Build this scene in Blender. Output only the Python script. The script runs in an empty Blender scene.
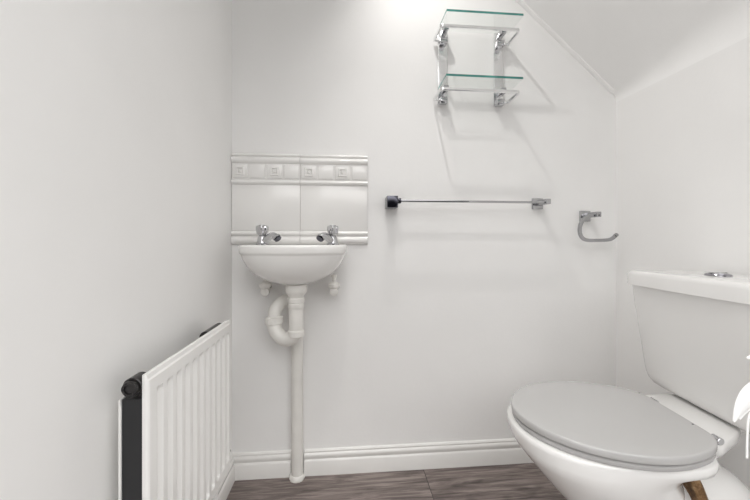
import bpy, bmesh, math, random
from mathutils import Vector, Matrix
random.seed(7)
PI = math.pi
scene = bpy.context.scene
COL = scene.collection

# ------------------------------------------------------------------ materials
def mat(name, color, rough=0.5, metal=0.0, coat=0.0, bump=0.0, bscale=200.0, spec=0.5, mottle=0.0, mscale=6.0):
    m = bpy.data.materials.new(name)
    m.use_nodes = True
    nt = m.node_tree
    b = nt.nodes['Principled BSDF']
    b.inputs['Base Color'].default_value = (*color, 1)
    b.inputs['Roughness'].default_value = rough
    b.inputs['Metallic'].default_value = metal
    b.inputs['Coat Weight'].default_value = coat
    b.inputs['Coat Roughness'].default_value = 0.06
    b.inputs['Specular IOR Level'].default_value = spec
    tc = nt.nodes.new('ShaderNodeTexCoord')
    if bump:
        n = nt.nodes.new('ShaderNodeTexNoise')
        n.inputs['Scale'].default_value = bscale
        n.inputs['Detail'].default_value = 3
        nt.links.new(tc.outputs['Object'], n.inputs['Vector'])
        bp = nt.nodes.new('ShaderNodeBump')
        bp.inputs['Strength'].default_value = bump
        bp.inputs['Distance'].default_value = 0.002
        nt.links.new(n.outputs['Fac'], bp.inputs['Height'])
        nt.links.new(bp.outputs['Normal'], b.inputs['Normal'])
    if mottle:
        n2 = nt.nodes.new('ShaderNodeTexNoise')
        n2.inputs['Scale'].default_value = mscale
        n2.inputs['Detail'].default_value = 5
        nt.links.new(tc.outputs['Object'], n2.inputs['Vector'])
        r = nt.nodes.new('ShaderNodeValToRGB')
        r.color_ramp.elements[0].position = 0.3
        r.color_ramp.elements[1].position = 0.7
        r.color_ramp.elements[0].color = (*[c * (1 - mottle) for c in color], 1)
        r.color_ramp.elements[1].color = (*color, 1)
        nt.links.new(n2.outputs['Fac'], r.inputs['Fac'])
        nt.links.new(r.outputs['Color'], b.inputs['Base Color'])
    return m

WALL = mat('wall_paint', (0.85, 0.845, 0.837), 0.55, bump=0.12, bscale=90, mottle=0.025, mscale=5, spec=0.35)
CEIL = mat('ceiling_paint', (0.90, 0.897, 0.89), 0.75, bump=0.12, bscale=60, mottle=0.03, mscale=4, spec=0.2)
GLOSSW = mat('gloss_woodwork', (0.80, 0.79, 0.77), 0.25, coat=0.3, bump=0.06, bscale=40, mottle=0.05, mscale=9)
CERAMIC = mat('white_ceramic', (0.82, 0.812, 0.795), 0.16, coat=0.5, mottle=0.01, mscale=3)
CHINA = mat('toilet_china', (0.76, 0.753, 0.742), 0.14, coat=0.5, mottle=0.01, mscale=3)
ALU = mat('polished_aluminium', (0.86, 0.86, 0.865), 0.22, metal=1.0)
TILE = mat('white_tile_glaze', (0.83, 0.82, 0.805), 0.14, coat=0.4, mottle=0.015, mscale=8)
GROUT = mat('grout', (0.60, 0.575, 0.56), 0.9, bump=0.2)
RADW = mat('radiator_enamel', (0.83, 0.825, 0.81), 0.28, coat=0.2, mottle=0.01)
BLACK = mat('painted_gap_shade', (0.016, 0.016, 0.018), 0.55, mottle=0.2, mscale=20)
DARKM = mat('dark_metal', (0.05, 0.048, 0.048), 0.28, metal=0.75, mottle=0.2, mscale=30)
CHROME = mat('chrome', (0.56, 0.56, 0.575), 0.06, metal=1.0)
RAILC = mat('towel_rail_chrome', (0.42, 0.42, 0.43), 0.06, metal=1.0)
BUTTON = mat('button_chrome', (0.36, 0.355, 0.38), 0.14, metal=1.0)
DCHROME = mat('shade_tinted_chrome', (0.10, 0.10, 0.12), 0.15, metal=1.0)  # dark reflection and spout-mouth shade put into the chrome colour
PLASTIC = mat('white_waste_plastic', (0.80, 0.785, 0.75), 0.4, bump=0.15, bscale=60, mottle=0.06, mscale=18)
SEATG = mat('grey_seat_plastic', (0.46, 0.455, 0.45), 0.17, coat=0.35, mottle=0.015, mscale=3)
RINGG = mat('grey_ring_plastic', (0.42, 0.413, 0.41), 0.25, mottle=0.015)
PETAL = mat('white_petal', (0.93, 0.93, 0.925), 0.5, mottle=0.01)
POT = mat('pale_pot', (0.7, 0.69, 0.66), 0.5, mottle=0.05)
SOIL = mat('soil', (0.06, 0.045, 0.03), 0.9, bump=0.5, bscale=80)
DARKG = mat('dark_mark', (0.06, 0.06, 0.06), 0.5)

# brown stain
STAIN = mat('brown_stain', (0.16, 0.085, 0.035), 0.75, bump=0.5, bscale=120)
nt = STAIN.node_tree; b = nt.nodes['Principled BSDF']
tc = nt.nodes.new('ShaderNodeTexCoord'); n = nt.nodes.new('ShaderNodeTexNoise')
n.inputs['Scale'].default_value = 38; n.inputs['Detail'].default_value = 6; n.inputs['Roughness'].default_value = 0.7
r = nt.nodes.new('ShaderNodeValToRGB')
r.color_ramp.elements[0].position = 0.36; r.color_ramp.elements[0].color = (0.055, 0.026, 0.010, 1)
r.color_ramp.elements[1].position = 0.66; r.color_ramp.elements[1].color = (0.40, 0.27, 0.14, 1)
e = r.color_ramp.elements.new(0.5); e.color = (0.17, 0.088, 0.034, 1)
nt.links.new(tc.outputs['Object'], n.inputs['Vector']); nt.links.new(n.outputs['Fac'], r.inputs['Fac'])
nt.links.new(r.outputs['Color'], b.inputs['Base Color'])

# thin sheet glass: straight-through transmission plus a Fresnel reflection
def glass(name, tint, k=1.0):
    m = bpy.data.materials.new(name); m.use_nodes = True
    nt = m.node_tree; nt.nodes.clear()
    out = nt.nodes.new('ShaderNodeOutputMaterial')
    tr = nt.nodes.new('ShaderNodeBsdfTransparent'); tr.inputs['Color'].default_value = (*tint, 1)
    gl = nt.nodes.new('ShaderNodeBsdfGlossy'); gl.inputs['Roughness'].default_value = 0.02
    lw = nt.nodes.new('ShaderNodeLayerWeight'); lw.inputs[0].default_value = 0.5
    pw = nt.nodes.new('ShaderNodeMath'); pw.operation = 'POWER'; pw.inputs[1].default_value = 5
    mu = nt.nodes.new('ShaderNodeMath'); mu.operation = 'MULTIPLY_ADD'; mu.inputs[1].default_value = 0.96 * k; mu.inputs[2].default_value = 0.04 * k
    nt.links.new(lw.outputs['Facing'], pw.inputs[0])
    mx = nt.nodes.new('ShaderNodeMixShader')
    nt.links.new(pw.outputs[0], mu.inputs[0]); nt.links.new(mu.outputs[0], mx.inputs[0])
    nt.links.new(tr.outputs[0], mx.inputs[1]); nt.links.new(gl.outputs[0], mx.inputs[2])
    nt.links.new(mx.outputs[0], out.inputs[0])
    return m
GLASS = glass('clear_glass', (0.975, 0.985, 0.98), 0.8)
GEDGE = mat('green_glass_edge', (0.07, 0.30, 0.26), 0.12, coat=0.3, mottle=0.45, mscale=22)

# floor: grey-brown wood-look planks
FLOOR = bpy.data.materials.new('wood_plank_vinyl'); FLOOR.use_nodes = True
nt = FLOOR.node_tree; b = nt.nodes['Principled BSDF']; b.inputs['Roughness'].default_value = 0.5
tc = nt.nodes.new('ShaderNodeTexCoord')
mp = nt.nodes.new('ShaderNodeMapping'); mp.inputs['Location'].default_value = (-0.299 + 1.2, -1.285 + 0.9 + 0.9, 0)
br = nt.nodes.new('ShaderNodeTexBrick')
br.inputs['Scale'].default_value = 1; br.inputs['Brick Width'].default_value = 1.2; br.inputs['Row Height'].default_value = 0.18
br.inputs['Mortar Size'].default_value = 0.0014; br.inputs['Mortar Smooth'].default_value = 0.2
br.offset = 0.37; br.offset_frequency = 2
br.inputs['Color1'].default_value = (0, 0, 0, 1); br.inputs['Color2'].default_value = (1, 1, 1, 1); br.inputs['Mortar'].default_value = (0.5, 0.5, 0.5, 1)
nt.links.new(tc.outputs['Object'], mp.inputs['Vector']); nt.links.new(mp.outputs[0], br.inputs['Vector'])
ms = nt.nodes.new('ShaderNodeMapping'); ms.inputs['Scale'].default_value = (2.2, 30, 1)
addv = nt.nodes.new('ShaderNodeVectorMath'); addv.operation = 'ADD'
nt.links.new(tc.outputs['Object'], addv.inputs[0]); nt.links.new(br.outputs['Color'], addv.inputs[1])
nt.links.new(addv.outputs[0], ms.inputs['Vector'])
gn = nt.nodes.new('ShaderNodeTexNoise'); gn.inputs['Scale'].default_value = 2.2; gn.inputs['Detail'].default_value = 9
gn.inputs['Roughness'].default_value = 0.68; gn.inputs['Distortion'].default_value = 0.6
nt.links.new(ms.outputs[0], gn.inputs['Vector'])
cr = nt.nodes.new('ShaderNodeValToRGB')
cr.color_ramp.elements[0].position = 0.36; cr.color_ramp.elements[0].color = (0.080, 0.063, 0.058, 1)
cr.color_ramp.elements[1].position = 0.66; cr.color_ramp.elements[1].color = (0.34, 0.29, 0.265, 1)
e = cr.color_ramp.elements.new(0.5); e.color = (0.185, 0.150, 0.138, 1)
nt.links.new(gn.outputs['Fac'], cr.inputs['Fac'])
# knots
kn = nt.nodes.new('ShaderNodeTexNoise'); kn.inputs['Scale'].default_value = 1.0; kn.inputs['Detail'].default_value = 2
km = nt.nodes.new('ShaderNodeMapping'); km.inputs['Scale'].default_value = (7, 22, 1); km.inputs['Location'].default_value = (1.7, 4.1, 0)
nt.links.new(addv.outputs[0], km.inputs['Vector']); nt.links.new(km.outputs[0], kn.inputs['Vector'])
kr = nt.nodes.new('ShaderNodeValToRGB')
kr.color_ramp.elements[0].position = 0.24; kr.color_ramp.elements[0].color = (0.35, 0.33, 0.33, 1)
kr.color_ramp.elements[1].position = 0.38; kr.color_ramp.elements[1].color = (1, 1, 1, 1)
nt.links.new(kn.outputs['Fac'], kr.inputs['Fac'])
mk = nt.nodes.new('ShaderNodeMixRGB'); mk.blend_type = 'MULTIPLY'; mk.inputs[0].default_value = 1
nt.links.new(cr.outputs['Color'], mk.inputs[1]); nt.links.new(kr.outputs['Color'], mk.inputs[2])
mm = nt.nodes.new('ShaderNodeMixRGB'); mm.inputs[2].default_value = (0.035, 0.028, 0.026, 1)
nt.links.new(br.outputs['Fac'], mm.inputs[0]); nt.links.new(mk.outputs[0], mm.inputs[1])
nt.links.new(mm.outputs[0], b.inputs['Base Color'])
bp = nt.nodes.new('ShaderNodeBump'); bp.inputs['Strength'].default_value = 0.2; bp.inputs['Distance'].default_value = 0.002
nt.links.new(gn.outputs['Fac'], bp.inputs['Height']); nt.links.new(bp.outputs[0], b.inputs['Normal'])

# ------------------------------------------------------------------ mesh helpers
def obj(name, bm, m, parent=None, smooth=35, loc=None):
    me = bpy.data.meshes.new(name)
    bmesh.ops.remove_doubles(bm, verts=bm.verts, dist=1e-6)
    bmesh.ops.recalc_face_normals(bm, faces=bm.faces)
    bm.to_mesh(me); bm.free()
    for mm in (m if isinstance(m, (list, tuple)) else [m]):
        me.materials.append(mm)
    if smooth:
        me.shade_smooth()
        me.set_sharp_from_angle(angle=math.radians(smooth))
    o = bpy.data.objects.new(name, me)
    COL.objects.link(o)
    if parent: o.parent = parent
    if loc: o.location = loc
    return o

def thing(name, label, cat, loc=(0, 0, 0), rz=0, group=None):
    o = bpy.data.objects.new(name, None)
    o.empty_display_size = 0.05
    o.location = loc; o.rotation_euler = (0, 0, rz)
    COL.objects.link(o)
    o['label'] = label; o['category'] = cat
    if group: o['group'] = group
    return o

def struct(name, bm, m, smooth=0):
    o = obj(name, bm, m, None, smooth); o['kind'] = 'structure'; return o

def box(bm, lo, hi, bev=0.0, seg=2):
    vs = [bm.verts.new((x, y, z)) for x in (lo[0], hi[0]) for y in (lo[1], hi[1]) for z in (lo[2], hi[2])]
    F = [(0, 1, 3, 2), (4, 6, 7, 5), (0, 4, 5, 1), (2, 3, 7, 6), (0, 2, 6, 4), (1, 5, 7, 3)]
    fs = [bm.faces.new([vs[i] for i in f]) for f in F]
    if bev:
        es = list({e for f in fs for e in f.edges})
        bmesh.ops.bevel(bm, geom=es, offset=bev, segments=seg, profile=0.5, affect='EDGES')

def loft(bm, rings, cap0=True, cap1=True, closed=True):
    R = [[bm.verts.new(p) for p in r] for r in rings]
    n = len(R[0])
    for a, c in zip(R, R[1:]):
        for i in range(n if closed else n - 1):
            j = (i + 1) % n
            try: bm.faces.new((a[i], a[j], c[j], c[i]))
            except ValueError: pass
    if cap0: bm.faces.new(R[0][::-1])
    if cap1: bm.faces.new(R[-1])
    return R

def frame(d, up=None):
    d = Vector(d).normalized()
    u = Vector(up) if up else (Vector((0, 0, 1)) if abs(d.z) < 0.9 else Vector((1, 0, 0)))
    x = u.cross(d).normalized(); y = d.cross(x).normalized()
    return x, y, d

def revolve(bm, base, axis, prof, n=32, lobes=0, depth=0.0):
    """prof: list of (distance along the axis, radius)"""
    x, y, d = frame(axis); base = Vector(base); rings = []
    for h, r in prof:
        ring = []
        for i in range(n):
            t = 2 * PI * i / n
            rr = r * (1 + (depth * math.cos(lobes * t) if lobes else 0))
            ring.append(base + d * h + (x * math.cos(t) + y * math.sin(t)) * rr)
        rings.append(ring)
    loft(bm, rings)

def catmull(pts, n=8, closed=False):
    P = [Vector(p) for p in pts]; out = []
    m = len(P)
    for i in range(m if closed else m - 1):
        if closed: p0, p1, p2, p3 = P[i - 1], P[i], P[(i + 1) % m], P[(i + 2) % m]
        else:
            p1, p2 = P[i], P[i + 1]
            p0 = P[i - 1] if i else p1 * 2 - p2
            p3 = P[i + 2] if i + 2 < m else p2 * 2 - p1
        for k in range(n):
            t = k / n
            out.append(0.5 * ((2 * p1) + (p2 - p0) * t + (2 * p0 - 5 * p1 + 4 * p2 - p3) * t * t + (3 * p1 - p0 - 3 * p2 + p3) * t ** 3))
    if not closed: out.append(P[-1])
    return out

def tube(bm, path, rad, n=20, sect=None, up=None):
    """sweep a circle (or the 2D section `sect`) along a path; rad may be a list"""
    P = [Vector(p) for p in path]; rings = []; px = None
    for i, p in enumerate(P):
        d = (P[min(i + 1, len(P) - 1)] - P[max(i - 1, 0)]).normalized()
        if up is not None: x, y, _ = frame(d, up)
        elif px is None: x, y, _ = frame(d)
        else:
            x = (px - d * px.dot(d)).normalized(); y = d.cross(x)
        px = x
        r = rad[i] if isinstance(rad, (list, tuple)) else rad
        if sect: rings.append([p + x * a * r + y * c * r for a, c in sect])
        else: rings.append([p + (x * math.cos(2 * PI * k / n) + y * math.sin(2 * PI * k / n)) * r for k in range(n)])
    loft(bm, rings)

def rrect(w, h, r, n=5):
    """rounded rectangle outline, half sizes w and h"""
    out = []
    for cx, cy, a0 in ((w - r, h - r, 0), (-(w - r), h - r, 90), (-(w - r), -(h - r), 180), (w - r, -(h - r), 270)):
        for k in range(n + 1):
            a = math.radians(a0 + 90 * k / n)
            out.append((cx + r * math.cos(a), cy + r * math.sin(a)))
    return out

def extrude_profile(bm, prof, p0, p1, out):
    """prof (distance out of the wall, height) swept from p0 to p1"""
    out = Vector(out); p0 = Vector(p0); p1 = Vector(p1)
    loft(bm, [[p0 + out * a + Vector((0, 0, z)) for a, z in prof], [p1 + out * a + Vector((0, 0, z)) for a, z in prof]])

# ------------------------------------------------------------------ the room (metres; camera stands at x=0, y=0)
WY = 1.296            # back wall
LX = -0.4154          # left wall
RX = 1.102            # right wall where it meets the back wall
ROT = math.radians(7.57)
aV = Vector((math.sin(ROT), math.cos(ROT), 0))      # along the right wall, towards the back
bV = Vector((math.cos(ROT), -math.sin(ROT), 0))     # into the right wall
YF = -0.10            # the room's open doorway side
CH = 2.40             # flat ceiling
KZ = 1.463            # height where sloping ceiling meets right wall
T = 0.08
RXF = RX - (WY - YF) * math.tan(ROT)                # right wall at the doorway side
XS = RX - (CH - KZ) / 0.874                         # where the slope reaches the flat ceiling (back)
XSF = RXF - (CH - KZ) / 0.874

bm = bmesh.new(); box(bm, (LX - 0.3, YF, -0.05), (RX + 0.3, WY + 0.1, 0)); struct('floor', bm, FLOOR)
bm = bmesh.new(); box(bm, (LX - T, WY, 0), (RX + T + 0.1, WY + T, CH)); struct('wall_back', bm, WALL)
bm = bmesh.new(); box(bm, (LX - T, YF, 0), (LX, WY, CH)); struct('wall_left', bm, WALL)
def slab(bm, pts, off):
    off = Vector(off); P = [Vector(p) for p in pts]
    loft(bm, [P, [p + off for p in P]])
KTB, KTF = 0.022, 0.14
bm = bmesh.new(); slab(bm, [(RX, WY, 0), (RXF, YF, 0), (RXF, YF, KZ - KTF), (RX, WY, KZ - KTB)], bV * T); struct('wall_right', bm, WALL)
bm = bmesh.new()
ends = []
for rx, y, xs, KT in ((RX, WY, XS, KTB), (RXF, YF, XSF, KTF)):
    kn = Vector((rx, y, KZ)); up_ = (Vector((xs, y, CH)) - kn).normalized()
    p0, p2 = kn - Vector((0, 0, KT)), kn + up_ * KT
    row = [p0.lerp(kn, t).lerp(kn.lerp(p2, t), t) for t in [k / 14 for k in range(15)]] + [Vector((xs, y, CH)), Vector((LX, y, CH))]
    back = [Vector((LX, y, CH + 0.06)), Vector((xs + 0.03, y, CH + 0.06)), Vector((rx + 0.08, y, KZ + 0.04)), Vector((rx + 0.08, y, KZ - KT))]
    ends.append(row + back)
loft(bm, ends)
struct('ceiling', bm, CEIL, 30)
# narrow raised strip where the sloping ceiling meets the back wall
sl = Vector((1, 0, -0.874)).normalized(); nrm = Vector((-0.874, 0, -1)).normalized()
bm = bmesh.new()
c0 = Vector((XS, WY, CH)); L = (Vector((RX, WY, KZ)) - c0).length
rings = []
for t in (0.0, L - 0.035, L - 0.02):
    k = 1.0 if t < L - 0.03 else 0.25
    p = c0 + sl * t
    rings.append([p + nrm * 0.0005 , p + nrm * 0.006 * k, p + nrm * 0.006 * k + Vector((0, -0.010, 0)), p + nrm * 0.004 * k + Vector((0, -0.018, 0)), p + nrm * 0.0005 + Vector((0, -0.021, 0))])
loft(bm, rings); struct('trim_1', bm, CEIL)

SK = [(0.0, 0.0), (0.0155, 0.0), (0.0155, 0.052), (0.0135, 0.056), (0.0098, 0.059), (0.0105, 0.063), (0.0135, 0.068), (0.0140, 0.074), (0.012, 0.079), (0.0082, 0.0825), (0.0090, 0.0845), (0.0085, 0.088), (0.005, 0.0915), (0.0, 0.0925)]
PX, PY = -0.1755, 1.2742            # waste downpipe
bm = bmesh.new()
extrude_profile(bm, SK, (LX, WY, 0), (PX - 0.0245, WY, 0), (0, -1, 0))
extrude_profile(bm, SK, (PX + 0.0245, WY, 0), (RX - 0.002, WY, 0), (0, -1, 0))
struct('baseboard_back', bm, GLOSSW, 30)
bm = bmesh.new(); extrude_profile(bm, SK, (LX, WY - 0.014, 0), (LX, YF, 0), (1, 0, 0)); struct('baseboard_left', bm, GLOSSW, 30)
bm = bmesh.new(); extrude_profile(bm, SK, Vector((RX, WY, 0)) - aV * 0.02, Vector((RXF, YF, 0)), -bV); struct('baseboard_right', bm, GLOSSW, 30)

# ------------------------------------------------------------------ tile splashback
ts = thing('tile_splashback', 'white tiled splashback with embossed square border above the small basin', 'tiles', (-0.165, WY, 0.862))
def at(bm, o=ts):
    loc = Vector(o.location)
    bmesh.ops.translate(bm, verts=bm.verts, vec=-loc)
    return bm
TT = 0.008
bm = bmesh.new(); box(bm, (LX + 0.001, WY - TT + 0.0022, 0.863), (0.0845, WY - 0.0003, 1.191)); obj('grout', at(bm), GROUT, ts, 0)
def hbead(bm, x0, x1, z0, z1, proj, n=8):
    pr = [(0.0, z0)] + [(proj * math.sin(PI * k / n) ** 0.6, z0 + (z1 - z0) * k / n) for k in range(1, n)] + [(0.0, z1)]
    extrude_profile(bm, pr, (x0, WY - TT + 0.0012, 0), (x1, WY - TT + 0.0012, 0), (0, -1, 0))
tx = [(LX + 0.001, -0.1673), (-0.1657, 0.0845)]
for x0, x1 in tx:
    bm = bmesh.new(); box(bm, (x0, WY - TT, 0.9128), (x1, WY - 0.0005, 1.0822), 0.0012); obj('plain_tile', at(bm), TILE, ts)
    bm = bmesh.new(); box(bm, (x0, WY - TT, 0.862), (x1, WY - 0.0005, 0.9124), 0.001)
    hbead(bm, x0, x1, 0.8935, 0.9115, 0.009); hbead(bm, x0, x1, 0.8635, 0.8925, 0.009); obj('edging_tile', at(bm), TILE, ts)
    bm = bmesh.new(); box(bm, (x0, WY - TT, 1.0826), (x1, WY - 0.0005, 1.1990), 0.001)
    hbead(bm, x0, x1, 1.1865, 1.1980, 0.006); hbead(bm, x0, x1, 1.1605, 1.186, 0.011); hbead(bm, x0, x1, 1.0836, 1.1015, 0.009)
    w = (x1 - x0) / 4
    f = WY - TT
    for k in range(4):
        a = x0 + w * k + 0.0042; c = x0 + w * (k + 1) - 0.0042
        box(bm, (a, f - 0.0042, 1.1065), (c, f + 0.002, 1.1565), 0.0014, 2)
        if k % 2 == 0:
            m = (a + c) / 2; zc = 1.1315
            d0, d1 = 0.0040, 0.0090
            def sq(h, d): return [(m + sx * h, f - d, zc + sz * h) for sx, sz in ((-1, -1), (1, -1), (1, 1), (-1, 1))]
            loft(bm, [sq(0.0160, d0), sq(0.0145, d1), sq(0.0105, d1), sq(0.0088, d0)], False, False)
            loft(bm, [sq(0.0060, d0), sq(0.0040, d1)], False, True)
    obj('border_tile', at(bm), TILE, ts)

# ------------------------------------------------------------------ wash basin
CX = -0.1705; YC = 1.175
def bring(z, a, df, db, n=64, ex=2.35, yc=YC):
    ring = []
    for i in range(n):
        t = 2 * PI * i / n
        c, s = math.cos(t), math.sin(t)
        e = ex if s < 0 else 5.0
        rr = (abs(c) ** e + abs(s) ** e) ** (-1 / e)
        ring.append((CX + a * rr * c, yc + (df if s < 0 else db) * rr * s, z))
    return ring
A, DF, DB = 0.1775, 0.135, WY - 0.0008 - YC
bm = bmesh.new()
out = [(0.728, .17, .25, .30), (0.7325, .34, .40, .42), (0.745, .54, .56, .62), (0.765, .735, .73, .86), (0.79, .865, .855, .97), (0.812, .935, .925, 1), (0.826, .960, .952, 1), (0.8300, .970, .963, 1), (0.8325, .990, .985, 1), (0.837, 1, 1, 1), (0.853, 1, 1, 1), (0.8582, .993, .992, 1), (0.8605, .975, .97, 1)]
inn = [(0.8605, .90, .88, .40), (0.856, .875, .85, .36), (0.83, .82, .79, .30), (0.80, .70, .66, .22), (0.775, .45, .42, .12), (0.768, .15, .14, .05)]
rings = [bring(z, A * k, DF * f, DB * g) for z, k, f, g in out] + [bring(z, A * k, DF * f, DB * g) for z, k, f, g in inn]
bmesh.ops.translate(bm, verts=bm.verts, vec=(0, 0, 0))
loft(bm, rings)
wb = obj('wash_basin', bm, CERAMIC, None, 50)
wb['label'] = 'small white ceramic cloakroom basin hung on the wall below the tiles'; wb['category'] = 'basin'

# ------------------------------------------------------------------ taps
def tap(label, loc, d):
    t = thing('basin_tap', label, 'tap', loc, 0, 'chrome basin taps')
    d = Vector(d).normalized()
    bm = bmesh.new()
    revolve(bm, (0, 0, 0), (0, 0, 1), [(0, 0.0215), (0.004, 0.0215), (0.006, 0.019), (0.016, 0.0165), (0.027, 0.0150), (0.031, 0.0125)], 32)
    obj('body', bm, CHROME, t)
    bm = bmesh.new()
    pts = [(d * 0.004) + Vector((0, 0, 0.010)), d * 0.021 + Vector((0, 0, 0.020)), d * 0.037 + Vector((0, 0, 0.030)), d * 0.048 + Vector((0, 0, 0.0335)), d * 0.057 + Vector((0, 0, 0.0315)), d * 0.063 + Vector((0, 0, 0.0265))]
    path = catmull(pts, 6)
    rr = [0.0135 - 0.0035 * min(1, i / (len(path) * 0.6)) for i in range(len(path))]
    tube(bm, path, rr, 24)
    sp = obj('spout', bm, CHROME, t)
    bm = bmesh.new()
    p = path[-1]; q = (path[-1] - path[-3]).normalized()
    revolve(bm, p - q * 0.004, q, [(0, 0.0112), (0.003, 0.0145), (0.009, 0.0150), (0.0105, 0.0140)], 28)
    obj('aerator', bm, CHROME, sp)
    bm = bmesh.new(); revolve(bm, p + q * 0.0102, q, [(0, 0.0128), (0.0008, 0.0122)], 24); obj('outlet', bm, DCHROME, sp)
    bm = bmesh.new()
    revolve(bm, (0, 0, 0.031), (0, 0, 1), [(0, 0.011), (0.003, 0.0150), (0.008, 0.0178), (0.024, 0.0205), (0.031, 0.0205), (0.035, 0.0185), (0.0365, 0.014)], 72, 6, 0.09)
    h = obj('handle', bm, CHROME, t)
    bm = bmesh.new(); revolve(bm, (0, 0, 0.0672), (0, 0, 1), [(0, 0.0125), (0.0018, 0.0120), (0.0025, 0.010)], 24); obj('cap', bm, CHROME, h)
    return t
tap('chrome basin tap on the side nearer the left wall, spout turned right', (-0.2870, 1.215, 0.8606), (0.86, -0.51, 0))
tap('chrome basin tap on the side nearer the towel rail, spout turned left', (-0.0430, 1.215, 0.8606), (-0.60, -0.80, 0))

# ------------------------------------------------------------------ supply valves under the basin
def valve(label, loc, ztop):
    t = thing('supply_valve', label, 'valve', loc, 0, 'white supply valves under the basin')
    bm = bmesh.new(); revolve(bm, (0, 0, 0.0), (0, 0, 1), [(0, 0.0072), (ztop - 0.010, 0.0072), (ztop - 0.009, 0.0100), (ztop, 0.0100)], 20); obj('tail_pipe', bm, PLASTIC, t)
    bm = bmesh.new(); revolve(bm, (0, 0, -0.022), (0, 0, 1), [(0, 0.013), (0.004, 0.0185), (0.011, 0.0215), (0.017, 0.0215), (0.022, 0.0150), (0.026, 0.0085)], 28, 6, 0.05); obj('valve_body', bm, PLASTIC, t)
    bm = bmesh.new(); revolve(bm, (0, -0.012, -0.033), (0, 0.97, 0.12), [(0, 0.0105), (0.0025, 0.0145), (0.024, 0.0145), (0.028, 0.012), (0.0785, 0.0095)], 28); obj('elbow', bm, PLASTIC, t)
    bm = bmesh.new(); revolve(bm, (0.012, -0.002, -0.014), (0.85, -0.5, 0), [(0, 0.006), (0.0068, 0.006), (0.0075, 0.004)], 16); obj('screw', bm, DARKG if loc[0] < -0.15 else PLASTIC, t)
valve('white painted supply valve below basin, left of waste pipe', (-0.280, 1.230, 0.728), 0.022)
valve('white painted supply valve below basin, right of waste pipe', (-0.0395, 1.230, 0.725), 0.028)

# ------------------------------------------------------------------ waste trap and pipe
wp = thing('waste_pipe', 'white plastic waste trap and pipe running from basin to floor', 'pipe', (PX, PY, 0))
P = lambda x, y, z: Vector((x - PX, y - PY, z))
TX, TY = -0.1655, 1.175
bm = bmesh.new(); revolve(bm, P(TX, TY, 0.7275), (0, 0, -1), [(0, 0.037), (0.022, 0.037), (0.030, 0.034), (0.040, 0.0255), (0.046, 0.024)], 36); obj('flange', bm, PLASTIC, wp)
bm = bmesh.new(); revolve(bm, P(TX, TY, 0.6815), (0, 0, -1), [(0, 0.0265), (0.002, 0.0282), (0.014, 0.0282), (0.016, 0.0262), (0.019, 0.0262), (0.020, 0.0275), (0.032, 0.0272), (0.036, 0.0245)], 48, 12, 0.012); obj('collar_nut', bm, PLASTIC, wp)
bm = bmesh.new()
path = catmull([P(TX, TY, 0.648), P(TX, TY, 0.61), P(TX, TY + 0.002, 0.575), P(TX - 0.012, TY + 0.006, 0.549), P(TX - 0.037, TY + 0.014, 0.537), P(TX - 0.062, TY + 0.022, 0.549), P(TX - 0.077, TY + 0.030, 0.574), P(TX - 0.080, TY + 0.034, 0.600)], 8)
tube(bm, path, 0.0243, 24); obj('u_bend', bm, PLASTIC, wp)
bm = bmesh.new(); revolve(bm, P(TX, TY, 0.572), (0, 0, -1), [(0, 0.0245), (0.003, 0.0275), (0.020, 0.0275), (0.023, 0.024)], 32); obj('socket_ring', bm, PLASTIC, wp)
bm = bmesh.new(); revolve(bm, P(TX - 0.079, TY + 0.034, 0.586), (-0.05, 0.05, 1), [(0, 0.026), (0.002, 0.0305), (0.022, 0.0305), (0.026, 0.025)], 48, 12, 0.02); obj('trap_nut', bm, PLASTIC, wp)
bm = bmesh.new()
path = catmull([P(TX - 0.080, TY + 0.036, 0.605), P(TX - 0.078, TY + 0.040, 0.630), P(TX - 0.064, TY + 0.054, 0.652), P(TX - 0.040, TY + 0.074, 0.662), P(TX - 0.018, TY + 0.091, 0.648), P(PX, PY, 0.615), P(PX, PY, 0.57)], 8)
tube(bm, path, 0.0215, 24); obj('swan_neck', bm, PLASTIC, wp)
bm = bmesh.new(); revolve(bm, P(PX, PY, 0.001), (0, 0, 1), [(0, 0.0212), (0.60, 0.0212)], 32); obj('downpipe', bm, PLASTIC, wp)
bm = bmesh.new()
rings = []
for h, r in ((0.0005, 0.0275), (0.007, 0.0285), (0.013, 0.026), (0.017, 0.0225)):
    rings.append([P(PX + r * (1 + 0.06 * math.sin(5 * t + h * 300)) * math.cos(t), min(PY + r * math.sin(t), WY - 0.0175 if abs(r * math.cos(t)) > 0.0235 else WY - 0.001), h) for t in [2 * PI * i / 40 for i in range(40)]])
loft(bm, rings); obj('floor_collar', bm, PLASTIC, wp)

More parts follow.
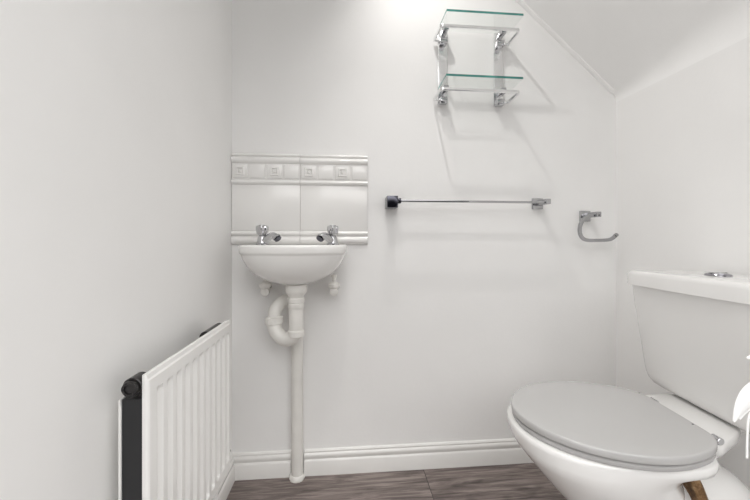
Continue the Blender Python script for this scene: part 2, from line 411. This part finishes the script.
# ------------------------------------------------------------------ radiator on the left wall
RY0, RY1, RZ0, RZ1 = 0.619, 1.045, 0.205, 0.640
RF = -0.338                                     # front face of the front panel
rad = thing('radiator', 'white double-panel radiator on the left wall, open dark end towards the room', 'radiator', (LX, (RY0 + RY1) / 2, RZ0))
ro = Vector(rad.location)
def rl(bm): bmesh.ops.translate(bm, verts=bm.verts, vec=-ro); return bm
def fluted(xf, sgn, RZ1=RZ1, th=0.011):
    bm = bmesh.new()
    pitch = 0.0361; first = 0.657
    ys = [(RY0, -0.006), (RY0 + 0.002, -0.002), (RY0 + 0.005, 0), (0.640, 0)]
    y = first
    while y < RY1 - 0.018:
        ys += [(y - 0.0105, 0.0), (y - 0.0055, -0.0105), (y + 0.0055, -0.0105), (y + 0.0105, 0.0)]
        y += pitch
    ys += [(RY1 - 0.005, 0), (RY1 - 0.002, -0.002), (RY1, -0.006)]
    zs = [(RZ0, 0, -0.007), (RZ0 + 0.0015, 0, -0.003), (RZ0 + 0.005, 0, 0), (RZ0 + 0.028, 0, 0), (RZ0 + 0.036, 1, 0), (RZ1 - 0.042, 1, 0), (RZ1 - 0.033, 0, 0), (RZ1 - 0.012, 0, 0), (RZ1 - 0.009, 0, -0.0025), (RZ1 - 0.0015, 0, -0.0035), (RZ1, 0, -0.006)]
    grid = []
    for z, k, dz in zs:
        row = []
        for (yy, d) in ys:
            dd = min(dz, d) if d in (-0.006, -0.002) else (d * k + dz)
            if th < 0.01: dd = min(0, dz * 0.3)
            row.append(bm.verts.new((xf + sgn * dd, yy, z)))
        grid.append(row)
    for r0, r1 in zip(grid, grid[1:]):
        for i in range(len(r0) - 1): bm.faces.new((r0[i], r0[i + 1], r1[i + 1], r1[i]))
    # back sheet closing the panel
    back = [[bm.verts.new((xf - sgn * th, yy, z)) for yy in (RY0 + 0.001, RY1 - 0.001)] for z in (RZ0 + 0.001, RZ1 - 0.001)]
    bm.faces.new((back[0][0], back[0][1], back[1][1], back[1][0]))
    # rim
    edge = grid[0] + [r[-1] for r in grid[1:-1]] + grid[-1][::-1] + [r[0] for r in grid[1:-1]][::-1]
    n = len(edge); bl = []
    for v in edge:
        yy = min(max(v.co.y, RY0 + 0.001), RY1 - 0.001); zz = min(max(v.co.z, RZ0 + 0.001), RZ1 - 0.001)
        bl.append(bm.verts.new((xf - sgn * th, yy, zz)))
    for i in range(n):
        j = (i + 1) % n
        bm.faces.new((edge[i], edge[j], bl[j], bl[i]))
    return rl(bm)
obj('front_panel', fluted(RF, 1), RADW, rad, 25)
obj('back_panel', fluted(-0.3830, 1, 0.598, 0.0045), RADW, rad, 25)
bm = bmesh.new(); box(bm, (-0.3828, RY0 + 0.002, RZ0 + 0.006), (RF - 0.0112, RY1 - 0.006, RZ1 - 0.043), 0.001); obj('gap_shade_fill', rl(bm), BLACK, rad, 0)  # black box puts the shade between the panels into colour
xm = -0.3655; zc = 0.6180
for y0, y1 in ((RY0 + 0.001, RY0 + 0.032), (0.930, 1.030)):
    bm = bmesh.new()
    revolve(bm, (xm, y0, zc), (0, 1, 0), [(0, 0.0150), (0.001, 0.0162), (y1 - y0 - 0.001, 0.0162), (y1 - y0, 0.015)], 32)
    pl = obj('top_connector', rl(bm), DARKM, rad)
    if y0 < 0.7:
        bm = bmesh.new(); revolve(bm, (xm, y0 + 0.0008, zc), (0, -1, 0), [(0, 0.0125), (0.002, 0.0132), (0.008, 0.0132), (0.0095, 0.0122), (0.0097, 0.0085), (0.007, 0.008), (0.007, 0.004)], 36, 6, 0.02); obj('end_plug', rl(bm), DARKM, pl)
bm = bmesh.new(); revolve(bm, (RF - 0.016, RY1 - 0.004, RZ0 + 0.035), (0, 1, 0), [(0, 0.008), (0.008, 0.008), (0.009, 0.0105), (0.020, 0.0105), (0.022, 0.009)], 24)
revolve(bm, (RF - 0.016, RY1 + 0.010, RZ0 + 0.035), (-1, 0, 0), [(0, 0.0065), (RF - 0.016 - LX - 0.0005, 0.0065)], 20); obj('lockshield_valve', rl(bm), DARKM, rad)
bm = bmesh.new(); revolve(bm, (LX + 0.028, RY1 + 0.010, 0.001), (0, 0, 1), [(0, 0.0075), (RZ0 + 0.027, 0.0075)], 20); obj('pipe', rl(bm), RADW, rad)

bm = bmesh.new(); revolve(bm, (RF - 0.012, RY1 - 0.002, RZ0 + 0.12), (0, 1, 0), [(0, 0.004), (0.006, 0.004), (0.007, 0.003)], 12); obj('stud', rl(bm), RADW, rad)
for y in (RY0 + 0.09, RY1 - 0.09):
    bm = bmesh.new(); box(bm, (LX + 0.0003, y - 0.014, RZ0 + 0.05), (-0.3877, y + 0.014, RZ1 - 0.07), 0.002); obj('wall_bracket', rl(bm), RADW, rad)

# ------------------------------------------------------------------ towel rail
tr = thing('towel_rail', 'slim chrome towel rail with square ends on the back wall', 'towel rail', (0.47, WY, 1.02))
tl = Vector(tr.location)
def tloc(bm): bmesh.ops.translate(bm, verts=bm.verts, vec=-tl); return bm
BY = 1.226
for cx, m in ((0.178, DCHROME), (0.762, RAILC)):  # left post is plain chrome, its dark reflection painted in by colour
    bm = bmesh.new(); box(bm, (cx - 0.0215, WY - 0.010, 1.0015), (cx + 0.0215, WY - 0.0003, 1.0445), 0.0015)
    wpz = obj('wall_plate', tloc(bm), m, tr, 30)
    wpz.name = 'mounting_post'
    bm = bmesh.new()
    if cx < 0.4: box(bm, (cx - 0.0265, BY - 0.010, 0.9955), (cx + 0.013, WY - 0.0095, 1.0375), 0.0012)
    else: box(bm, (cx - 0.010, BY - 0.010, 1.014), (cx + 0.010, WY - 0.0095, 1.034), 0.002)
    obj('arm', tloc(bm), m, wpz, 30)
bm = bmesh.new(); box(bm, (0.1955, BY - 0.006, 1.0165), (0.7515, BY + 0.006, 1.0245), 0.0015); bar = obj('bar', tloc(bm), RAILC, tr, 30)
bm = bmesh.new(); box(bm, (0.1930, BY - 0.009, 1.011), (0.2030, BY + 0.009, 1.030), 0.002); obj('end_socket', tloc(bm), DCHROME, bar, 30)

# ------------------------------------------------------------------ toilet roll holder
th = thing('toilet_roll_holder', 'empty chrome toilet roll holder with open hook beside the corner', 'toilet roll holder', (0.9635, WY, 0.975))
hl = Vector(th.location)
def hloc(bm): bmesh.ops.translate(bm, verts=bm.verts, vec=-hl); return bm
bm = bmesh.new(); box(bm, (0.942, WY - 0.009, 0.9535), (0.985, WY - 0.0003, 0.9965), 0.0015); obj('wall_plate', hloc(bm), RAILC, th, 30)
bm = bmesh.new(); box(bm, (0.9565, WY - 0.078, 0.967), (0.9765, WY - 0.0085, 0.987), 0.0015); obj('arm', hloc(bm), RAILC, th, 30)
bm = bmesh.new()
HY = WY - 0.066
path = catmull([(0.957, HY, 0.972), (0.935, HY, 0.970), (0.912, HY, 0.957), (0.899, HY, 0.935), (0.897, HY, 0.908), (0.905, HY, 0.889), (0.923, HY, 0.8785), (0.96, HY, 0.8770), (1.01, HY, 0.8790), (1.031, HY, 0.8855), (1.046, HY, 0.898)], 6)
tube(bm, path, 1.0, sect=rrect(0.0065, 0.0042, 0.0012, 2), up=(0, 1, 0)); hk = obj('hook', hloc(bm), RAILC, th, 40)
bm = bmesh.new(); revolve(bm, (1.0415, HY, 0.894), (0.78, 0, 0.62), [(0, 0.0075), (0.010, 0.0075), (0.012, 0.0055)], 20); obj('end_cap', hloc(bm), RAILC, hk)
bm = bmesh.new(); revolve(bm, (0.9665, WY - 0.0778, 0.9735), (0, -1, 0), [(0, 0.003), (0.0008, 0.003)], 16); obj('grub_screw', hloc(bm), DARKG, th)

# ------------------------------------------------------------------ two-tier glass shelf
gs = thing('glass_shelf', 'two-tier clear glass shelf on chrome brackets, high on the back wall', 'shelf', (0.49, WY, 1.42))
gl_ = Vector(gs.location)
def gloc(bm): bmesh.ops.translate(bm, verts=bm.verts, vec=-gl_); return bm
UX = (0.376, 0.600)
for ux in UX:
    bm = bmesh.new(); box(bm, (ux - 0.019, WY - 0.010, 1.405), (ux + 0.019, WY - 0.0003, 1.690), 0.002)
    up = obj('upright', gloc(bm), ALU, gs, 30)
for zg, dep in ((1.6885, 0.124), (1.4615, 0.122)):
    yf = WY - dep
    x0, x1 = 0.357, 0.640
    # glass plate (edges carry the green edge colour)
    bm = bmesh.new(); box(bm, (x0, yf, zg - 0.004), (x1, WY - 0.012, zg + 0.004), 0)
    o = obj('glass_plate', gloc(bm), [GLASS, GEDGE], gs, 0)
    for pol in o.data.polygons:
        if abs(pol.normal.z) < 0.5: pol.material_index = 1 if pol.normal.y < -0.5 or pol.normal.x < -0.5 else 0
    # U-shaped gallery rail under the plate
    bm = bmesh.new()
    zr = zg - 0.043
    yr = WY - 0.105
    s2 = rrect(0.0048, 0.0034, 0.001, 2)
    path = [Vector((x0 - 0.016, WY - 0.012, zr)), Vector((x0 - 0.016, yr + 0.012, zr))] + [Vector((x0 - 0.016 + 0.012 * (1 - math.cos(t)), yr + 0.012 * (1 - math.sin(t)), zr)) for t in [PI / 2 * k / 5 for k in range(1, 6)]]
    path += [Vector((x1 - 0.004 - 0.012 * (1 - math.sin(t)), yr + 0.012 * (1 - math.cos(t)), zr)) for t in [PI / 2 * k / 5 for k in range(0, 6)]] + [Vector((x1 - 0.004, WY - 0.012, zr))]
    tube(bm, path, 1.0, sect=rrect(0.0032, 0.0055, 0.001, 2), up=(0, 0, 1))
    # returns to the uprights
    box(bm, (UX[0] - 0.03, WY - 0.016, zr - 0.0035), (UX[0], WY - 0.0095, zr + 0.0035), 0.001)
    box(bm, (UX[1], WY - 0.016, zr - 0.0035), (x1 - 0.005, WY - 0.0095, zr + 0.0035), 0.001)
    obj('gallery_rail', gloc(bm), ALU, gs, 40)
    for ux in UX:
        bm = bmesh.new()
        box(bm, (ux - 0.014, WY - 0.034, zg - 0.062), (ux + 0.012, WY - 0.0095, zg - 0.038), 0.0008)
        box(bm, (ux - 0.008, WY - 0.056, zg - 0.024), (ux + 0.010, WY - 0.0095, zg - 0.0046), 0.0008)
        obj('bracket', gloc(bm), CHROME, gs, 30)

# ------------------------------------------------------------------ toilet (local frame: q towards the right wall, s along it)
Q0, S0 = 0.60, 0.865
toilet = thing('toilet', 'white close-coupled toilet with grey lid and cistern on the right wall', 'toilet', tuple(bV * Q0 + aV * S0), -ROT)
def tq(q, s, z): return Vector((q - Q0, s - S0, z))
SC = 0.849
HALF = [(0.303, 0.0), (0.310, 0.045), (0.335, 0.092), (0.378, 0.134), (0.435, 0.162), (0.500, 0.176), (0.560, 0.173), (0.615, 0.156), (0.655, 0.134), (0.678, 0.110), (0.686, 0.085), (0.687, 0.045)]
HALF = [(q if q > 0.4 else q + 0.003, s * 1.02) for q, s in HALF]
FULL = HALF + [(0.687, 0.0)] + [(q, -s) for q, s in HALF[1:][::-1]]
EGG = [(p.x, p.y) for p in catmull([(q, s, 0) for q, s in FULL], 5, True)]
def egg(inset, z, grow=1.0, cs=SC):
    """lid outline shrunk inwards by inset"""
    n = len(EGG); out = []
    for i in range(n):
        a = Vector(EGG[i - 1]); c = Vector(EGG[(i + 1) % n]); p = Vector(EGG[i])
        t = (c - a).normalized(); nn = Vector((-t.y, t.x))
        cen = Vector((0.5, 0)) - p
        if nn.dot(cen) < 0: nn = -nn
        p = p + nn * inset
        out.append(tq(p.x, cs + p.y, z))
    return out
ZL = 0.460
def escl(k, z):
    return [tq(0.5 + (q - 0.5) * k, SC + s * k, z) for q, s in EGG]
bm = bmesh.new()
loft(bm, [egg(0.004, ZL - 0.0165), egg(0.0008, ZL - 0.0155), egg(0, ZL - 0.013), egg(0, ZL - 0.005), egg(0.0006, ZL - 0.0018), egg(0.0020, ZL - 0.0004), egg(0.0042, ZL), escl(0.8, ZL + 0.0010), escl(0.5, ZL + 0.0018)])
lid = obj('seat_lid', bm, SEATG, toilet, 40)
for q, s in ((0.676, SC + 0.105), (0.679, SC - 0.055)):
    bm = bmesh.new(); revolve(bm, tq(q, s, ZL + 0.0002), (0, 0, 1), [(0, 0.0022), (0.0008, 0.0018)], 12); obj('lid_mark', bm, DARKG, lid)
bm = bmesh.new()
R0 = [egg(0.007, ZL - 0.0305), egg(0.003, ZL - 0.0295), egg(0.002, ZL - 0.0265), egg(0.002, ZL - 0.0215), egg(0.0045, ZL - 0.0195), egg(0.012, ZL - 0.0188), escl(0.62, ZL - 0.0188), escl(0.60, ZL - 0.0305)]
loft(bm, R0 + [R0[0]], False, False); obj('seat_ring', bm, RINGG, toilet, 40)
for s in (SC + 0.080, SC - 0.094):
    bm = bmesh.new()
    revolve(bm, tq(0.695, s - 0.010, 0.4490), (0, 1, 0), [(0, 0.0060), (0.001, 0.0072), (0.019, 0.0072), (0.020, 0.0060)], 24)
    revolve(bm, tq(0.694, s, 0.4415), (0, 0, 1), [(0, 0.0085), (0.003, 0.0085), (0.005, 0.0065), (0.008, 0.0065)], 20)
    obj('hinge', bm, CHROME, toilet)
# pan: bowl lofted down to the foot
def pring(z, qn, qt, hw, pw=2.3, n=56, cs=SC, back=4.0):
    qc = qn + (qt - qn) * 0.55; out = []
    for i in range(n):
        t = 2 * PI * i / n; c, s = math.cos(t), math.sin(t)
        e = pw if c < 0 else (2.5 if 0.2 < z < 0.405 else back)
        rr = (abs(c) ** e + abs(s) ** e) ** (-1 / e)
        out.append(tq(qc + (qc - qn if c < 0 else qt - qc) * rr * c, cs + hw * rr * s, z))
    return out
bm = bmesh.new()
prof = [(0.0, .520, .70, .098), (0.04, .522, .69, .092), (0.10, .512, .66, .084), (0.16, .490, .65, .088), (0.21, .458, .650, .104), (0.26, .416, .648, .127), (0.31, .369, .646, .147), (0.35, .336, .640, .159), (0.375, .316, .630, .1645), (0.388, .306, .640, .1675), (0.40, .3015, .660, .1695), (0.410, .300, .678, .170), (0.418, .2985, .682, .1705), (0.425, .2995, .682, .1695), (0.428, .303, .680, .167)]
inn = [(0.428, .350, .62, .122), (0.40, .36, .61, .112), (0.30, .43, .58, .075), (0.25, .49, .56, .04)]
loft(bm, [pring(*p) for p in prof] + [pring(*p) for p in inn])
pan = obj('pan', bm, CHINA, toilet, 60)
# ledge carrying the hinges and the cistern
bm = bmesh.new()
LP = [(0.640, 0.735), (0.685, 0.738), (0.730, 0.764), (0.772, 0.790), (0.806, 0.818), (0.834, 0.848), (0.900, 0.872), (0.900, 0.985), (0.815, 1.000), (0.780, 1.000), (0.740, 0.995), (0.690, 0.985), (0.640, 0.975)]
LPc = [(p.x, p.y) for p in catmull([(q, s, 0) for q, s in LP], 5, True)]
def lring(k, z):
    cq, cs = 0.76, 0.87
    return [tq(q + (cq - q) * k, s + (cs - s) * k, z) for q, s in LPc]
loft(bm, [lring(.40, 0.402), lring(.12, 0.412), lring(.03, 0.418), lring(0, 0.426), lring(0.0, 0.434), lring(0.02, 0.4395), lring(0.06, 0.4412)])
obj('ledge', bm, CHINA, toilet, 50)
# trap bend behind the bowl
bm = bmesh.new()
path = catmull([tq(0.62, SC, 0.27), tq(0.70, SC, 0.285), tq(0.765, SC, 0.255), tq(0.80, SC, 0.18), tq(0.805, SC, 0.08), tq(0.805, SC, 0.002)], 8)
tube(bm, path, [0.075 + 0.015 * i / (len(path) - 1) for i in range(len(path))], 32); obj('trap_bend', bm, CHINA, toilet, 60)
# stained strip on the near side of the bowl
bm = bmesh.new()
sp = [(0.622, 0.408), (0.634, 0.388), (0.648, 0.364), (0.661, 0.335), (0.672, 0.30), (0.680, 0.24), (0.682, 0.17)]
rings = []
for p in catmull([(q, 0, z) for q, z in sp], 6):
    w = 0.0092
    s_ = 0.752
    rings.append([tq(p.x - w, s_ + 0.002, p.z - 0.004), tq(p.x - w * .5, s_ - 0.003, p.z - 0.002), tq(p.x + w * .5, s_ - 0.003, p.z + 0.002), tq(p.x + w, s_ + 0.002, p.z + 0.004), tq(p.x + w, s_ + 0.05, p.z + 0.004), tq(p.x - w, s_ + 0.05, p.z - 0.004)])
loft(bm, rings); o = obj('stained_strip', bm, STAIN, toilet, 40); o['label'] = 'rough brown stained strip behind the bowl'
# cistern
def cring(z, qf, qb, hs, r, cs=0.869, bow=0.004, n=6):
    qc = (qf + qb) / 2; out = []
    for x, y in rrect((qb - qf) / 2, hs, r, n):
        if x < 0: x -= bow * (1 - min(1, abs(y) / hs) ** 2)
        out.append(tq(qc + x, cs + y, z))
    return out
def cring_dense(*a, **k):
    R = cring(*a, **k); out = []
    for i in range(len(R)):
        p, q = R[i], R[(i + 1) % len(R)]
        m = 8 if (p - q).length > 0.05 else 1
        for j in range(m): out.append(p.lerp(q, j / m))
    # re-apply the bow on the subdivided front face
    return out
bm = bmesh.new()
QB = 0.903
zs = [(0.4425, .806, .150), (0.446, .792, .166), (0.454, .7815, .181), (0.466, .7750, .191), (0.48, .7715, .196), (0.50, .768, .197), (0.60, .746, .191), (0.70, .724, .185), (0.744, .7165, .1825)]
loft(bm, [cring_dense(z, qf, QB, hs, 0.028, cs=0.876 + (0.744 - z) * 0.03, bow=0) for z, qf, hs in zs]); obj('cistern', bm, CHINA, toilet, 40)
bm = bmesh.new()
def lidr(z, g, bow=0.007):
    qf, qb, hs = 0.710 - g, 0.908 + min(g, 0), 0.1860 + g
    R = []
    N = 14
    pts = []
    for i in range(N + 1):
        u = -1 + 2 * i / N
        pts.append((qf - bow * (1 - u * u), u * (hs - 0.012)))
    # round corners into the ends
    L = [(qf + 0.004, -hs + 0.003), (qf + 0.014, -hs)] 
    ring = [(qb, -hs), ((qf + qb) / 2, -hs), (qf + 0.014, -hs), (qf + 0.004, -hs + 0.0035)] + pts + [(qf + 0.004, hs - 0.0035), (qf + 0.014, hs), ((qf + qb) / 2, hs), (qb, hs)]
    return [tq(q, 0.875 + s, z) for q, s in ring]
loft(bm, [lidr(0.7445, -0.003), lidr(0.7455, 0), lidr(0.774, 0.0), lidr(0.780, -0.0012), lidr(0.7845, -0.005), lidr(0.7862, -0.012), lidr(0.7875, -0.03)])
cl = obj('cistern_lid', bm, CHINA, toilet, 50)
bm = bmesh.new()
rings = []
for h, k in ((-0.004, 1.0), (0.0030, 1.0), (0.0050, 0.94), (0.0050, 0.86), (0.003, 0.84), (0.003, 0.80), (0.0062, 0.76), (0.0075, 0.45)):
    rings.append([tq(0.800 + 0.023 * k * math.cos(t), 0.866 + 0.027 * k * math.sin(t), 0.7872 + h) for t in [2 * PI * i / 40 for i in range(40)]])
loft(bm, rings); fb = obj('flush_button', bm, BUTTON, cl, 30)
bm = bmesh.new(); box(bm, tuple(tq(0.779, 0.8650, 0.7935)), tuple(tq(0.821, 0.8672, 0.7948))); obj('split_line', bm, DARKG, fb, 0)

# ------------------------------------------------------------------ white artificial flower by the near side of the toilet
fw = thing('artificial_flower', 'white artificial flower with drooping petals, cut off at the right edge', 'plant', (0.690, 0.405, 0))
fo = Vector(fw.location)
bm = bmesh.new(); revolve(bm, (0, 0, 0.0005), (0, 0, 1), [(0, 0.05), (0.006, 0.053), (0.13, 0.068), (0.14, 0.068), (0.14, 0.062), (0.125, 0.060)], 36); pt = obj('pot', bm, POT, fw)
bm = bmesh.new(); revolve(bm, (0, 0, 0.124), (0, 0, 1), [(0, 0.0585), (0.004, 0.03)], 24); obj('soil', bm, SOIL, pt)
bm = bmesh.new()
tube(bm, catmull([(0.0, 0.0, 0.125), (0.012, 0.004, 0.32), (-0.0381, 0.0395, 0.6435), (-0.0586, 0.0413, 0.6685)], 8), 0.004, 12); obj('stem', bm, PETAL, fw)
def petal(edges, th=0.0016, cup=0.004):
    # edges: pairs of points down the two sides of a curved petal, from its root to its tip
    bm = bmesh.new()
    A = catmull([a for a, c in edges], 5); B = catmull([c for a, c in edges], 5); rings = []
    nn = Vector((0.5, 0.85, -0.1)).normalized()
    for p, q in zip(A, B):
        k = min(1, (p - q).length / 0.02)
        row = [p.lerp(q, t) - nn * cup * k * (1 - (2 * t - 1) ** 2) for t in (0, .12, .3, .5, .7, .88, 1)]
        rings.append(row + [v + nn * th for v in row[::-1]])
    loft(bm, rings)
    return bm
obj('petal', petal([((-0.0601, 0.0414, 0.6832), (-0.0557, 0.041, 0.6538)), ((-0.0865, 0.0437, 0.6685), (-0.0748, 0.0427, 0.6376)), ((-0.1056, 0.0404, 0.6617), (-0.0969, 0.0396, 0.6297)), ((-0.1215, 0.0368, 0.6537), (-0.1129, 0.036, 0.6256)), ((-0.1314, 0.0346, 0.6421), (-0.1236, 0.0339, 0.6206)), ((-0.1373, 0.0331, 0.6288), (-0.1302, 0.0325, 0.6167)), ((-0.1398, 0.0324, 0.6136), (-0.1373, 0.0321, 0.6115))]), PETAL, fw, 60)
obj('petal', petal([((-0.06, 0.0474, 0.6512), (-0.0555, 0.047, 0.6393)), ((-0.0829, 0.0464, 0.6377), (-0.0784, 0.046, 0.6288)), ((-0.102, 0.0431, 0.6283), (-0.0962, 0.0426, 0.6239)), ((-0.1143, 0.0411, 0.621), (-0.1099, 0.0408, 0.6166)), ((-0.1202, 0.0397, 0.6118), (-0.1188, 0.0395, 0.6103))], cup=0.002), PETAL, fw, 60)
obj('petal', petal([((-0.0557, 0.041, 0.692), (-0.0586, 0.0413, 0.6773)), ((-0.0762, 0.0428, 0.7038), (-0.0777, 0.0429, 0.692)), ((-0.0894, 0.044, 0.7052), (-0.0894, 0.044, 0.6964)), ((-0.1019, 0.0451, 0.6986), (-0.1004, 0.0449, 0.6964))], cup=0.002), PETAL, fw, 60)
bm = bmesh.new(); tube(bm, catmull([(-0.0762, 0.0428, 0.6288), (-0.0909, 0.0441, 0.6244), (-0.0989, 0.0448, 0.6096), (-0.1008, 0.045, 0.5832), (-0.1014, 0.045, 0.5508)], 8), 0.0014, 10); obj('tendril', bm, PETAL, fw, 60)

# ------------------------------------------------------------------ light
def lamp(name, loc, aim, e, rad, size, col=(1.0, 0.975, 0.945)):
    l = bpy.data.lights.new(name, 'SPOT'); l.energy = e; l.shadow_soft_size = rad; l.color = col
    l.spot_size = math.radians(size); l.spot_blend = 1.0
    o = bpy.data.objects.new(name, l); o.location = loc; COL.objects.link(o)
    o.rotation_euler = (Vector(aim) - Vector(loc)).to_track_quat('-Z', 'Y').to_euler()
    return o
lamp('ceiling_spotlight', (0.172, 0.962, 2.175), (0.68, 1.22, 0.70), 6.8, 0.009, 112)
lamp('ceiling_spotlight', (0.00, 0.54, 2.28), (0.42, 1.20, 0.25), 8.0, 0.010, 62)
w = bpy.data.worlds.new('hall_light'); scene.world = w; w.use_nodes = True
nt = w.node_tree; bg = nt.nodes['Background']
bg.inputs[1].default_value = 0.85
# hall light: brighter high up, dimmer low, dark patch added behind camera for reflections
tc = nt.nodes.new('ShaderNodeTexCoord')
sx = nt.nodes.new('ShaderNodeSeparateXYZ'); nt.links.new(tc.outputs['Generated'], sx.inputs[0])
rz = nt.nodes.new('ShaderNodeMapRange'); rz.inputs['From Min'].default_value = -0.35; rz.inputs['From Max'].default_value = 0.45
rz.inputs['To Min'].default_value = 0.45; rz.inputs['To Max'].default_value = 1.5
nt.links.new(sx.outputs['Z'], rz.inputs['Value'])
dt = nt.nodes.new('ShaderNodeVectorMath'); dt.operation = 'DOT_PRODUCT'
dt.inputs[1].default_value = Vector((0.05, -1.0, -0.10)).normalized()
sq_ = nt.nodes.new('ShaderNodeVectorMath'); sq_.operation = 'MULTIPLY'; sq_.inputs[1].default_value = (1, 1, 1.8)
nm_ = nt.nodes.new('ShaderNodeVectorMath'); nm_.operation = 'NORMALIZE'
nt.links.new(tc.outputs['Generated'], sq_.inputs[0]); nt.links.new(sq_.outputs[0], nm_.inputs[0]); nt.links.new(nm_.outputs[0], dt.inputs[0])
rp = nt.nodes.new('ShaderNodeValToRGB')
rp.color_ramp.elements[0].position = 0.74; rp.color_ramp.elements[0].color = (1.0, 0.992, 0.980, 1)
rp.color_ramp.elements[1].position = 0.92; rp.color_ramp.elements[1].color = (0.03, 0.03, 0.034, 1)
nt.links.new(dt.outputs['Value'], rp.inputs['Fac'])
mw = nt.nodes.new('ShaderNodeVectorMath'); mw.operation = 'SCALE'
nt.links.new(rp.outputs['Color'], mw.inputs[0]); nt.links.new(rz.outputs[0], mw.inputs['Scale'])
nt.links.new(mw.outputs[0], bg.inputs[0])

# ------------------------------------------------------------------ camera
cam = bpy.data.cameras.new('camera'); co = bpy.data.objects.new('camera', cam); COL.objects.link(co)
cam.sensor_width = 36; cam.lens = 340 * 36 / 750
cam.shift_y = -7 / 750
cam.clip_start = 0.02
co.location = (0, 0, 0.867); co.rotation_euler = (PI / 2, 0, -math.radians(5.04))
scene.camera = co
vs = scene.view_settings
vs.view_transform = 'Standard'; vs.look = 'None'; vs.gamma = 1; vs.use_curve_mapping = False; vs.exposure = 1.23
scene.cycles.max_bounces = 12; scene.cycles.diffuse_bounces = 8; scene.cycles.transparent_max_bounces = 16
